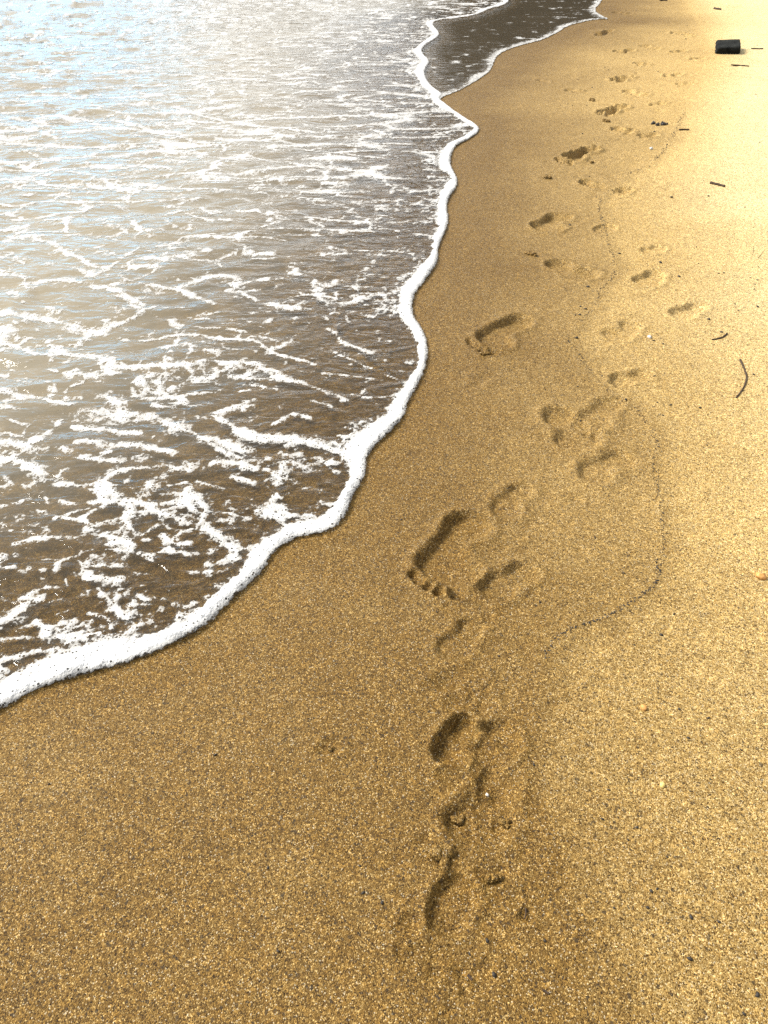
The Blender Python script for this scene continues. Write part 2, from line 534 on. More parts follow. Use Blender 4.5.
def foam_material():
    nt = NT('white_sea_foam')
    p = pos_vec(nt)
    thick = nt.n('ShaderNodeAttribute', attribute_name='thick').outputs['Fac']     # 0 at a ragged edge .. 1 in the mass
    v = nt.n('ShaderNodeTexVoronoi'); v.inputs['Scale'].default_value = 135; nt.l(p, v.inputs['Vector'])
    v2 = nt.n('ShaderNodeTexVoronoi'); v2.inputs['Scale'].default_value = 300; nt.l(p, v2.inputs['Vector'])
    sep = nt.n('ShaderNodeSeparateColor'); nt.l(v.outputs['Color'], sep.inputs[0])
    # open bubbles: size differs from cell to cell, fewer where the foam is thick
    rad = nt.math('MULTIPLY_ADD', nt.math('MULTIPLY', sep.outputs[0], sep.outputs[0]), .46, nt.math('MULTIPLY_ADD', thick, -.28, .17))
    hole = nt.math('MULTIPLY_ADD', nt.math('SUBTRACT', rad, v.outputs['Distance']), 7.0, .5, True)
    big = noise_tex(nt, p, 55, 4, .65)
    # towards a ragged edge single bubbles drop out, large ones first
    v3 = nt.n('ShaderNodeTexVoronoi'); v3.inputs['Scale'].default_value = 62; nt.l(p, v3.inputs['Vector'])
    sep3 = nt.n('ShaderNodeSeparateColor'); nt.l(v3.outputs['Color'], sep3.inputs[0])
    pick = nt.math('MULTIPLY_ADD', sep.outputs[1], .30, nt.math('MULTIPLY_ADD', sep3.outputs[0], .16, nt.math('MULTIPLY_ADD', big, .7, -.30)))
    thin = nt.math('MULTIPLY_ADD', nt.math('SUBTRACT', pick, thick), 9.0, .5, True)
    op = nt.math('SUBTRACT', 1.0, nt.math('MAXIMUM', nt.math('MULTIPLY', hole, .9), nt.math('MULTIPLY', thin, .94)))
    op = nt.math('MULTIPLY', op, nt.math('MULTIPLY_ADD', thick, .58, .44, True))
    b = nt.n('ShaderNodeBsdfPrincipled')
    nt.l(nt.mix(thick, (.47, .45, .41), (.64, .64, .635)), b.inputs['Base Color']); b.inputs['Roughness'].default_value = .55
    b.inputs['Specular IOR Level'].default_value = .3
    b.inputs['Subsurface Weight'].default_value = .0
    h = nt.math('ADD', nt.math('MULTIPLY', v.outputs['Distance'], -.004), nt.math('MULTIPLY', v2.outputs['Distance'], -.002))
    h = nt.math('ADD', h, nt.math('MULTIPLY', big, .008))
    bp = nt.n('ShaderNodeBump'); bp.inputs['Strength'].default_value = .5; bp.inputs['Distance'].default_value = 1
    nt.l(h, bp.inputs['Height']); nt.l(bp.outputs[0], b.inputs['Normal'])
    tr = nt.n('ShaderNodeBsdfTransparent')
    m = nt.n('ShaderNodeMixShader'); nt.l(op, m.inputs[0]); nt.l(tr.outputs[0], m.inputs[1]); nt.l(b.outputs[0], m.inputs[2])
    nt.l(m.outputs[0], nt.out.inputs[0])
    return nt.m


def rough_material(name, c1, c2, scale, rough=.8, bump=.3, spec=.3):
    nt = NT(name)
    tc = nt.n('ShaderNodeTexCoord').outputs['Object']
    f = noise_tex(nt, tc, scale, 6, .65, .3)
    f2 = noise_tex(nt, tc, scale * 5, 3, .6)
    f = nt.math('MULTIPLY_ADD', nt.math('SUBTRACT', f2, .5), .4, f)
    c = nt.ramp(f, [(.3, c1), (.7, c2)])
    b = nt.n('ShaderNodeBsdfPrincipled'); nt.l(c, b.inputs['Base Color'])
    b.inputs['Roughness'].default_value = rough; b.inputs['Specular IOR Level'].default_value = spec
    bp = nt.n('ShaderNodeBump'); bp.inputs['Strength'].default_value = bump; bp.inputs['Distance'].default_value = .3 / scale
    nt.l(f, bp.inputs['Height']); nt.l(bp.outputs[0], b.inputs['Normal'])
    nt.l(b.outputs[0], nt.out.inputs[0])
    return nt.m


M_SAND = sand_material(); M_WATER = water_material(); M_FOAM = foam_material()
M_SPECK = rough_material('black_shell_grit', (.012, .010, .008), (.05, .04, .03), 300, .6)
M_STICK = rough_material('dark_driftwood', (.02, .012, .007), (.075, .045, .025), 90, .75, .6)
M_BLOCK = rough_material('charred_block', (.005, .005, .0045), (.024, .025, .022), 9, .95, .6, .1)
M_ORANGE = rough_material('orange_pebble_stone', (.42, .17, .04), (.66, .36, .12), 160, .45)
M_YELLOW = rough_material('yellow_pebble_stone', (.55, .38, .10), (.72, .55, .22), 160, .45)
M_WHITE = rough_material('white_shell', (.48, .44, .38), (.66, .62, .55), 160, .4)
M_GRASS = rough_material('dry_grass_blade', (.16, .12, .05), (.28, .21, .09), 90, .7)
M_HILL = rough_material('wooded_headland', (.02, .017, .010), (.055, .044, .026), .5, .95, .5, .1)
M_ROCK = rough_material('wet_headland_rock', (.02, .018, .015), (.07, .06, .05), 1.2, .8, .6, .2)

# ------------------------------------------------------------------ the sheet of sand
def fan(rows, cols, far_rows=(), back_rows=()):
    """points of the ground on a fan that widens with distance"""
    a = ground(np.full(len(rows), 385.0), np.array(rows, float))       # one pixel right of centre
    sx = a[:, 0]; yy = a[:, 1]
    X = np.outer(sx, np.array(cols) - 384.0); Y = np.repeat(yy[:, None], len(cols), 1)
    return X, Y, sx, yy


rows = list(np.arange(1150, 300, -1.7)) + list(np.arange(300, 60, -1.35)) + list(np.arange(60, -30, -.9))
cols = np.concatenate([[-60000, -20000, -7000, -3000, -1600, -900, -500, -300, -200], np.arange(-130, 900, 1.75), [960, 1060, 1200, 1500, 2000, 3000, 6000, 15000, 50000]])
X, Y, sx, yy = fan(rows, cols)
extra_y = [22, 26, 31, 38, 48, 62, 85, 130, 210, 330, 480]
# behind the viewer
ex_b = [-40, -8, -2, -.6, -.1, .12]
kf = sx[-1] / yy[-1]
Xb = np.vstack([np.outer([sx[0] * (1 + abs(y - yy[0]) * .2)], cols - 384.) for y in ex_b])
Yb = np.repeat(np.array(ex_b)[:, None], len(cols), 1)
Xf = np.vstack([np.outer([sx[-1]], cols - 384.) for y in extra_y]); Yf = np.repeat(np.array(extra_y)[:, None], len(cols), 1)
X = np.vstack([Xb, X, Xf]); Y = np.vstack([Yb, Y, Yf])
X = np.clip(X, -450, 450) + np.where(np.abs(X) > 450, np.sign(X) * np.log1p(np.maximum(np.abs(X) - 450, 0)) * .5, 0)
P = np.stack([X.ravel(), Y.ravel()], 1)
Z, dS, dT = land_height(P)
Z = apply_pits(P, Z)
Z, pid = apply_prints(P, Z)
# the trampled strip of the nearest prints: crumbly, slightly sunk
strip = np.exp(-(seg_dist(P, np.array([G(*p) for p in ((470, 690), (482, 760), (484, 830), (470, 900), (464, 985), (460, 1060))])) / .05) ** 2)
Z = Z + strip * (-.003 + .0045 * fbm(P[:, 0] / .03, P[:, 1] / .03, 710, 3) + .002 * fbm(P[:, 0] / .011, P[:, 1] / .011, 720, 2))
land = np.clip(-dS, 0, None)
# moisture of the sand: soaked at the water's edge, drying up the beach, one step at the last swash line
wet = .95 * np.exp(-(land / 1.12) ** 1.8) + .06
wet = wet - .22 * sst(.03, -.08, dT)
wet = wet + .50 * sst(1.7, .5, P[:, 1])  # sand tone also darkens towards the viewer
dry_ = sst(.55, 2.1, land + .25 * fbm(P[:, 0] / 1.1, P[:, 1] / .7, 55, 3)) * sst(.1, -.5, dT) * sst(.5, 1.5, P[:, 1])  # pale tone fades out close to the viewer
wet = np.where(dS > 0, 1.0 - .08 * sst(.0, .25, dS), np.clip(wet, 0, 1))
V = np.stack([P[:, 0], P[:, 1], Z], 1)
quads = grid_quads(X.shape[0], X.shape[1])
# smooth normals of the whole sheet, shared by the prints cut out of it
ZG = Z.reshape(X.shape); G3 = V.reshape(X.shape + (3,))
du = np.gradient(G3, axis=1); dv = np.gradient(G3, axis=0)
NRM = np.cross(du, dv).reshape(-1, 3); NRM /= np.maximum(np.linalg.norm(NRM, axis=1, keepdims=True), 1e-12)
NRM *= np.sign(NRM[:, 2:3] + 1e-9)
fid = pid[quads]
fid = np.where((fid == fid[:, :1]).all(1), fid[:, 0], fid.max(1))
beach = mesh_from('beach_sand', V, quads[fid < 0], M_SAND, {'wet': wet, 'dry': dry_}, NRM)
tag(beach, 'golden coarse sand, dark and wet beside the foam and pale higher up the beach', 'sand', kind='structure')
for q in prints:
    f = quads[fid == q.i]
    if not len(f):
        continue
    c = V[np.unique(f)].mean(0)
    o = mesh_from('footprint', V - c, f, M_SAND, {'wet': wet, 'dry': dry_}, NRM)
    o.location = c
    tag(o, q.label, 'footprint', 'footprints trailing along the beach')

# ------------------------------------------------------------------ the sea surface
def sea_z(P, dW, dS):
    x, y = P[:, 0], P[:, 1]
    d = np.clip(dW, 0, None)
    z = .0035 + .006 * sst(0, .5, d)
    a0 = sst(1.2, 6, d)
    wx = x + .12 * fbm(x / .4, y / .4, 301, 2); wy = y + .10 * fbm(x / .5, y / .5, 311, 2)
    r = 1 - np.abs(fbm(wx / .42, wy / .2, 320, 3)) * 2
    z = z + sst(.12, 1.1, d) * (.011 + .020 * a0) * r
    z = z + sst(.05, .6, d) * (.0022 + .009 * a0) * fbm(x / .11, y / .055, 330, 3)
    z = z + a0 * (.05 * fbm(x / 1.6, y / .62, 340, 3) + .09 * sst(4, 9, d) * fbm(x / 3.2, y / 1.1, 350, 3))
    z = z + sst(9, 30, d) * .12 * fbm(x / 6, y / 2.4, 360, 3)
    # an older swash lip sliding back under the new one
    z = z + .0045 * np.exp(-(seg_dist(P, LIP) / .018) ** 2) * (d > .02) if False else z
    film = (dW < 0)
    zf = .0025 + .0045 * sst(0, .6, dS) * fbm(x / .9, y / .2, 370, 3) * sst(0, .3, dS)
    return np.where(film, np.minimum(zf, z), z)


LIP = smooth_line([G(*p) for p in ((402, 385), (352, 350), (334, 334), (330, 318), (338, 308), (360, 301), (396, 297))], 2)
rw = list(np.arange(860, 200, -2.0)) + list(np.arange(200, 0, -1.3)) + list(np.arange(0, -34, -1.2))
cw = np.concatenate([[-60000, -20000, -7000, -3000, -1600, -900, -500, -300, -200], np.arange(-130, 625, 2.0), [640, 700, 800, 1000, 1500, 3000, 8000, 30000]])
XW, YW, sw, yw = fan(rw, cw)
kf = sw[-1] / yw[-1]
fy = [24, 26, 28.5, 31.5, 35, 39, 44, 50, 60, 80, 120, 200, 330, 480]
XW = np.vstack([XW] + [np.outer([sw[-1]], cw - 384.) for y in fy]); YW = np.vstack([YW, np.repeat(np.array(fy, float)[:, None], len(cw), 1)])
XW = np.clip(XW, -440, 440)
PW = np.stack([XW.ravel(), YW.ravel()], 1)
dSw = sdist(PW, SEA_L, SEA_P); dWw = sdist(PW, WAVE_L, WAVE_P)
zw = sea_z(PW, dWw, dSw)
lipd = seg_dist(PW, LIP)
zw = zw + .003 * np.exp(-(lipd / .011) ** 2) * (dWw > .03)
silt = .03 + .50 * sst(.15, 1.7, dWw) + .25 * sst(3, 9, dWw)
silt = np.where(dWw < 0, .10, silt)
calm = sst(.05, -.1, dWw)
calm = sst(.0, -.25, dWw) * sst(.0, .12, dSw)  # smooths the film and masks its painted dark reflection
qd = grid_quads(*XW.shape); tr = np.vstack([qd[:, [0, 1, 2]], qd[:, [0, 2, 3]]])
VW = np.stack([PW[:, 0], PW[:, 1], zw], 1)
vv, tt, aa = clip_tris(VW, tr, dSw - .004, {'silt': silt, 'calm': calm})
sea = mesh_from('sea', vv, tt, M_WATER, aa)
tag(sea, 'shallow clear sea water washing over brown sand and turning white and blue far out', 'sea', kind='structure')

# ------------------------------------------------------------------ foam
STR3 = {  # strands of the foam lace, as the photograph shows them: zoom offset, then (points, width)
    (0, 200, 3): [
        ([(-30, 25), (60, 30), (130, 12), (230, 20), (430, 12), (500, 15), (550, 5)], 11), ([(20, 65), (120, 62), (200, 50), (260, 45)], 9),
        ([(210, 62), (200, 90), (205, 105)], 12), ([(60, 105), (110, 104), (190, 105)], 6), ([(405, 75), (430, 105), (490, 100)], 14),
        ([(430, 105), (390, 125), (355, 130)], 11), ([(500, 75), (530, 95), (590, 95)], 12), ([(560, 50), (600, 70), (690, 72)], 12),
        ([(600, 30), (640, 50)], 10), ([(470, 150), (520, 140), (560, 115), (650, 125), (768, 122)], 13),
        ([(105, 125), (160, 142), (185, 160)], 26), ([(160, 150), (230, 180), (270, 205), (300, 215), (380, 210), (480, 212)], 16),
        ([(440, 185), (500, 195), (560, 178), (620, 165)], 34), ([(275, 175), (320, 165), (370, 190), (340, 210)], 12), ([(370, 185), (420, 155)], 18),
        ([(-30, 180), (50, 185), (75, 203)], 10), ([(-40, 235), (40, 240), (80, 248)], 34), ([(70, 265), (130, 258), (205, 255)], 42),
        ([(200, 250), (280, 272), (340, 278), (400, 310), (430, 322)], 20), ([(345, 265), (420, 250), (470, 222)], 8),
        ([(360, 265), (450, 265), (530, 275), (580, 295), (640, 327)], 14), ([(540, 275), (600, 248), (650, 232), (700, 243)], 20),
        ([(720, 285), (768, 312)], 15), ([(-40, 345), (80, 358), (160, 372), (240, 395), (310, 405)], 38), ([(300, 400), (370, 378), (430, 347), (465, 332)], 24),
        ([(-30, 420), (60, 450), (120, 482), (200, 470)], 30), ([(190, 465), (270, 485), (330, 492)], 44), ([(330, 490), (360, 520), (450, 512), (520, 508)], 26),
        ([(500, 515), (580, 505), (610, 495)], 26), ([(370, 425), (420, 432), (470, 422), (560, 410), (650, 420), (768, 430)], 14),
        ([(470, 455), (560, 440)], 22), ([(-30, 580), (70, 600), (140, 612), (220, 627)], 26), ([(0, 635), (60, 645)], 22),
        ([(320, 600), (360, 620), (350, 650)], 46), ([(240, 650), (350, 650), (420, 660), (490, 682), (540, 692)], 60), ([(520, 690), (600, 720), (660, 760), (720, 785)], 20),
        ([(390, 580), (440, 612), (540, 592), (560, 622)], 26), ([(650, 650), (720, 622), (755, 610)], 22), ([(655, 668), (720, 705), (770, 722)], 24),
        ([(-30, 740), (60, 750), (120, 768)], 36), ([(700, 540), (768, 522)], 28), ([(150, 522), (220, 537), (270, 540), (260, 562), (195, 580), (205, 605)], 14),
        ([(250, 740), (330, 755), (420, 745), (520, 770)], 34), ([(215, 690), (330, 700), (420, 710)], 28), ([(560, 360), (630, 368)], 10), ([(500, 335), (550, 338)], 12)],
    (200, 200, 3): [
        ([(0, 120), (100, 125), (200, 120), (250, 130)], 12), ([(230, 95), (400, 98), (520, 102)], 8), ([(0, 250), (50, 236), (110, 246)], 22),
        ([(120, 285), (160, 312), (190, 326), (265, 326)], 11), ([(120, 285), (180, 278)], 10), ([(380, 395), (430, 435)], 18), ([(430, 438), (520, 462)], 15),
        ([(170, 435), (220, 466), (290, 482), (350, 502)], 11), ([(70, 500), (130, 492), (200, 512), (260, 546), (310, 562)], 24), ([(300, 560), (380, 586), (440, 606)], 18),
        ([(0, 395), (80, 395), (150, 405)], 9), ([(160, 562), (230, 577)], 12), ([(120, 582), (150, 578)], 10), ([(40, 650), (100, 630), (150, 627)], 22),
        ([(40, 655), (90, 686), (170, 716), (220, 722)], 24), ([(210, 720), (300, 722), (400, 752), (450, 770)], 36), ([(370, 525), (430, 530), (560, 547)], 9),
        ([(200, 690), (280, 647), (330, 660)], 18), ([(0, 728), (60, 732), (130, 766)], 40), ([(420, 470), (500, 505), (590, 545)], 7), ([(460, 590), (520, 600), (580, 590)], 9),
        ([(150, 190), (230, 185)], 7), ([(270, 300), (330, 290), (410, 300)], 8), ([(430, 160), (560, 155), (640, 165)], 7), ([(300, 60), (480, 75), (620, 70)], 7), ([(330, 610), (410, 630)], 12), ([(540, 425), (610, 430)], 8)],
    (0, 460, 3): [
        ([(-30, 5), (60, 15), (130, 50)], 34), ([(180, 85), (260, 92), (310, 76), (340, 47), (430, 36), (500, 30)], 22), ([(300, 80), (335, 100), (345, 125)], 34),
        ([(310, 135), (400, 135), (470, 146), (540, 130), (600, 116), (628, 150), (600, 196)], 26), ([(600, 196), (650, 232), (710, 272), (700, 305)], 32),
        ([(-30, 160), (50, 141), (90, 126)], 18), ([(110, 160), (130, 164)], 18), ([(130, 122), (140, 140)], 16), ([(172, 184), (270, 156)], 14), ([(285, 208), (340, 190), (405, 179)], 20),
        ([(40, 266), (130, 242), (205, 246)], 30), ([(-30, 300), (10, 300)], 30), ([(20, 335), (45, 330)], 16), ([(90, 335), (130, 338)], 20), ([(165, 342), (180, 312), (235, 296)], 18),
        ([(250, 345), (320, 370), (355, 372)], 40), ([(290, 395), (330, 430), (370, 460), (400, 495)], 28), ([(265, 468), (330, 480), (340, 512)], 20), ([(350, 420), (350, 440)], 24),
        ([(-20, 500), (60, 470), (85, 432), (120, 425)], 36), ([(10, 545), (80, 540)], 24), ([(165, 472), (215, 456)], 14), ([(180, 540), (250, 535), (330, 545)], 16),
        ([(-20, 612), (80, 592), (150, 575), (240, 560), (340, 552), (420, 500)], 34), ([(500, 232), (510, 258), (570, 256)], 18), ([(335, 246), (355, 243)], 14), ([(435, 245), (455, 246)], 14),
        ([(590, 74), (670, 96)], 14), ([(510, 86), (560, 78)], 12), ([(670, 165), (750, 182)], 12), ([(200, 365), (205, 385)], 9), ([(320, 277), (400, 280)], 7), ([(-20, 225), (40, 222)], 10), ([(640, 20), (700, 15), (768, 30)], 26), ([(240, 5), (280, 15), (330, -10)], 24), ([(700, 60), (768, 75)], 20)],
    (0, 0, 2): [
        ([(-20, 250), (60, 243), (130, 236)], 7), ([(120, 236), (230, 246), (350, 280), (420, 292)], 10), ([(-20, 290), (100, 296), (200, 300), (350, 287)], 12), ([(-20, 330), (20, 330), (90, 350), (200, 336), (330, 342)], 12),
        ([(210, 365), (250, 390), (350, 382), (460, 386)], 9), ([(430, 332), (480, 312), (550, 330), (700, 346), (768, 352)], 11), ([(-20, 388), (50, 372)], 9), ([(350, 215), (400, 240), (560, 262), (640, 272)], 8), ([(200, 262), (300, 268)], 10),
        ([(440, 290), (560, 300), (768, 320)], 6), ([(480, 240), (600, 238)], 5), ([(140, 350), (180, 358)], 9), ([(20, 365), (40, 388)], 7), ([(620, 290), (768, 300)], 5)],
}
strands = []
for (ox, oy, k), lst in STR3.items():
    for pts, w in lst:
        pp = [(ox + x / k, oy + y / k) for x, y in pts]
        wl = smooth_line([G(*p) for p in pp], 1)
        my = sum(p[1] for p in pp) / len(pp)
        a, b = G(384, my), G(384, my + 1)
        a2 = G(385, my)
        pix = math.sqrt(abs(a[1] - b[1]) * abs(a2[0] - a[0]))
        strands.append((wl, w / k / 2 * pix * 1.1))

rf = list(np.arange(800, 250, -1.25)) + list(np.arange(250, 60, -.9)) + list(np.arange(60, -26, -.75))
cf = np.arange(-150, 622, 1.25)
XF, YF, _, _ = fan(rf, cf)
PF = np.stack([XF.ravel(), YF.ravel()], 1)
dSf = sdist(PF, SEA_L, SEA_P); dWf = sdist(PF, WAVE_L, WAVE_P)
x, y = PF[:, 0], PF[:, 1]
n_a = fbm(x / .085, y / .07, 401, 4, .62); n_b = fbm(x / .022, y / .02, 411, 3, .65); n_d = fbm(x / .26, y / .2, 405, 3); n_c = fbm(x / .9, y / .5, 421, 3)
# rim of foam along the waterline
wr = .058 + .034 * vn(x / .22, y / .22, 431) + .016 * n_a + .016 * n_b + .03 * sst(3, 8, y)
wr = wr + .02 * sst(1.6, .9, y)
dRm = dWf + .004 * n_b
rim = np.minimum((wr - dWf) / wr, dRm / .006) - .22 * (dWf < wr * 0.5)
# lace
sd = np.full(len(PF), -3.0)
for wl, w in strands:
    lo = wl.min(0) - 4 * w; hi = wl.max(0) + 4 * w
    m = np.nonzero((x > lo[0]) & (x < hi[0]) & (y > lo[1]) & (y < hi[1]))[0]
    if len(m):
        sd[m] = np.maximum(sd[m], 1 - seg_dist(PF[m] + np.stack([.02 * n_a[m], .015 * n_a[m]], 1) * min(1, w / .02), wl) / w)
hol = worley_edge(x / .05 + .5 * n_a, y / .042, 407)
lace = sd * .8 + .55 * n_a + .65 * n_b + .28 * n_d - .06 - .5 * sst(.35, .8, hol) * sst(.9, .2, sd)
# finer torn lace that no strand was drawn for
wxx = x + .10 * fbm(x / .25, y / .2, 441, 3); wyy = y + .07 * fbm(x / .25, y / .2, 451, 3)
we = worley_edge(wxx / .34, wyy / .26, 461)
dens = .20 + .42 * n_c + .12 * sst(.2, 1.5, dWf) - .18 * sst(.9, .3, dWf)
small = (.10 + .16 * dens - we) * 4 + 1.0 * n_a + .9 * n_b + .5 * n_d - .27
wf2 = worley_edge(wxx / .11, wyy / .07, 471)
tiny = (.16 - wf2) * 3 + 1.3 * n_a + .6 * n_b + .9 * n_c - .60
far = sst(2.6, 5.5, y)
we3 = worley_edge((x + .3 * n_c) / .7, (y + .2 * n_c) / .22, 481)
farf = (.24 - we3) * 3 + .9 * fbm(x / .3, y / .09, 491, 4, .6) + .5 * n_b - .10 - .6 * sst(3.0, -2.5, x + .1 * y) * sst(5, 9, y)
field = np.maximum(np.maximum(lace, small), tiny)
field = np.maximum(field, np.where(far > .01, farf - 1.2 * (1 - far), -3))
field = np.where(dWf > .01, field, -1)
field = np.maximum(field, np.where(dWf > .01, (wr * 2.0 - dWf) / .06 * .5 + .8 * n_a + .9 * n_b - .42 - .3 * sst(.5, .85, hol), -1))
# the retreating film: bubbles along its edge and a scatter of flecks
film = dWf < 0
edge = (.085 + .05 * n_c + .05 * n_a + .03 * n_b - dSf) / .10
fl = 1.6 * fbm(x / .11, y / .10, 501, 2) + .5 * n_b - .72 - .35 * sst(.4, 1.0, dSf) - .6 * sst(.9, 1.8, dSf)
field = np.where(film & (dSf > .006), np.maximum(np.minimum(edge, .6) + .3 * n_b, fl), field)
tot = np.maximum(field, rim)
isrim = (rim > 0) & (dWf < wr * 1.0)
thick = np.clip(tot + .22, 0, 1)
zs = sea_z(PF, dWf, dSf) + .003 * np.exp(-(seg_dist(PF, LIP) / .011) ** 2) * (dWf > .03)
# rounded lip: steep at the waterline, thinning inwards
t = np.clip(dWf / np.maximum(wr, .02), 0, 1)
lip = .0105 * np.sqrt(np.clip(dWf / .02, 0, 1)) * (1 - .8 * sst(.35, 1, t)) * (1 + .35 * vn(x / .06, y / .06, 511) + .25 * vn(x / .02, y / .02, 521))
zf = zs + .0007 + .0016 * sst(0, .6, tot)
zf = np.where(isrim, np.maximum(zf, zs + .0008 + lip), zf)
VF = np.stack([x, y, zf], 1)
qf = grid_quads(*XF.shape); tf = np.vstack([qf[:, [0, 1, 2]], qf[:, [0, 2, 3]]])
tot = tot + .22
anyin = (tot[tf] > 0).any(1); tf = tf[anyin]
att = {'thick': np.where(isrim, np.clip(.25 + np.minimum(1.6 * rim, 40 * dWf), 0, 1), np.clip(tot * .72, 0, .75) * np.where(dWf < 0, .85, 1)), 'r': np.where(isrim, 1., 0.)}
vv, tt, aa = clip_tris(VF, tf, tot, att)
fr = aa['r'][tt].mean(1) > .5
del aa['r']
o = mesh_from('foam_edge', vv, tt[fr], M_FOAM, aa)
tag(o, 'thick white bubbly foam edge where the wave meets the wet sand', 'foam', kind='stuff')
o = mesh_from('foam_lace', vv, tt[~fr], M_FOAM, aa)
tag(o, 'torn white lace of thin foam drifting on the shallow brown water', 'foam', kind='stuff')

# ------------------------------------------------------------------ debris
def lump_mesh(name, r, mat, seed, sub=2, squash=(1, .8, .6), amp=.35, freq=1.6):
    bm = bmesh.new(); bmesh.ops.create_icosphere(bm, subdivisions=sub, radius=1)
    for v in bm.verts:
        n = mnoise.noise(v.co * freq + Vector((seed * 3.7, seed, 0)))
        v.co *= 1 + amp * n
        v.co.x *= r * squash[0]; v.co.y *= r * squash[1]; v.co.z *= r * squash[2]
    me = bpy.data.meshes.new(name); bm.to_mesh(me); bm.free()
    for p in me.polygons: p.use_smooth = True
    me.materials.append(mat)
    return me


def put(name, me, px, py, lift=0., rz=0., s=1.):
    o = bpy.data.objects.new(name, me); COL.objects.link(o)
    p = height_at(px, py)
    o.location = (p[0], p[1], p[2] + lift); o.rotation_euler = (0, 0, rz); o.scale = (s, s, s)
    return o


def tube(name, pts, rads, mat, seg=8, origin=None):
    """a tapered branch through 3-D points"""
    pts = [Vector(p) for p in pts]
    c = origin or sum(pts, Vector()) / len(pts)
    bm = bmesh.new(); rings = []
    for i, p in enumerate(pts):
        d = (pts[min(i + 1, len(pts) - 1)] - pts[max(i - 1, 0)]).normalized()
        a = d.cross(Vector((0, 0, 1)))
        a = a.normalized() if a.length > 1e-4 else Vector((1, 0, 0))
        b = a.cross(d)
        ring = []
        for k in range(seg):
            t = 2 * math.pi * k / seg
            rr = rads[i] * (1 + .25 * mnoise.noise(Vector((p.x * 60, p.y * 60, k * 1.3))))
            ring.append(bm.verts.new(p - c + (a * math.cos(t) + b * math.sin(t)) * rr))
        rings.append(ring)
    for i in range(len(rings) - 1):
        for k in range(seg):
            bm.faces.new((rings[i][k], rings[i][(k + 1) % seg], rings[i + 1][(k + 1) % seg], rings[i + 1][k]))
    bm.faces.new(rings[0][::-1]); bm.faces.new(rings[-1])
    bmesh.ops.recalc_face_normals(bm, faces=bm.faces)
    me = bpy.data.meshes.new(name); bm.to_mesh(me); bm.free()
    for p in me.polygons: p.use_smooth = True
    me.materials.append(mat)
    o = bpy.data.objects.new(name, me); o.location = c; COL.objects.link(o)
    return o


def stick(name, px_pts, r0, r1, label, cat, mat=None, lift=None, n=3):
    q = smooth_line(np.array(px_pts, float), n)
    P3 = []
    for i, (a, b) in enumerate(q):
        h = height_at(a, b)
        P3.append((h[0], h[1], h[2] + (lift[i * len(lift) // len(q)] if lift else r0 * .55)))
    rads = [r0 + (r1 - r0) * i / (len(P3) - 1) for i in range(len(P3))]
    o = tube(name, P3, rads, mat or M_STICK)
    return tag(o, label, cat)


stick('driftwood_stick', [(740, 360), (744, 369), (747, 377), (745, 385), (741, 392), (736, 398)], .0031, .0024, 'dark brown curved stick lying alone on the pale right-hand sand', 'stick')
t_ = stick('twig', [(712, 340), (718, 339), (723, 337.5), (727, 334)], .0028, .0035, 'short thin bent twig with a thick dark tip above the curved stick', 'twig')
stick('straight_stick', [(710, 183.5), (717, 185), (724.5, 187)], .0075, .0065, 'short straight black stick on pale sand in the upper right', 'stick')
stick('beach_splinter', [(751, 49), (757, 49.3), (763, 49.2)], .007, .006, 'dark flat splinter of wood just right of the black block', 'stick')
stick('beach_splinter', [(731, 65.5), (738, 65.8), (749, 66.6)], .007, .005, 'long thin dark splinter of wood below the black block', 'stick')
stick('beach_splinter', [(714, 9), (717, 9.5), (721, 10)], .014, .010, 'small brown splinter of wood beyond the black block near the top edge', 'stick')
stick('beach_splinter', [(660, 1.0), (663, .6), (667, 1)], .014, .012, 'dark splinter of wood cut by the top edge of the photo', 'stick')
stick('beach_splinter', [(679, 130.3), (684, 130), (689, 130.2)], .006, .005, 'short dark splinter lying on the speck line beside the seaweed tuft', 'stick')
stick('twig', [(270 / 3.84 + 397.5, 975), (470, 978), (472, 980.5)], .0022, .0018, 'tiny black twig at the bottom end of the footprint trail', 'twig', n=2)
stick('twig', [(543, 990), (546, 992), (549, 994)], .0018, .0014, 'tiny black slanted twig on bare sand at the bottom right of the trail', 'twig', n=2)
stick('twig', [(525.5, 908), (526, 913), (524.5, 919)], .0013, .0012, 'tiny upright-looking black thread of weed near the bottom of the trail', 'twig', n=2)
# grass blades standing out of the dry sand
for pts, lab in (([(752, 255), (751.4, 250), (751, 246)], 'thin dry grass stalk poking from pale sand, straight left one of two'),
                 ([(758, 258), (759.5, 253), (763, 249)], 'thin dry grass stalk with a bent top poking from pale sand, right one of two')):
    b = height_at(*pts[0]); k = H / 1.0
    P3 = [(b[0], b[1], b[2] - .004), (b[0] + (.001 if pts[2][0] < 752 else .008), b[1] - .004, b[2] + .02), (b[0] + (-.002 if pts[2][0] < 752 else .022), b[1] + .004, b[2] + .04)]
    P3 = [tuple(map(float, p)) for p in P3]
    tag(tube('grass_stalk', P3, [.0018, .0016, .0010], M_GRASS, 6), lab, 'grass stalk', 'grass stalks in the dry sand')

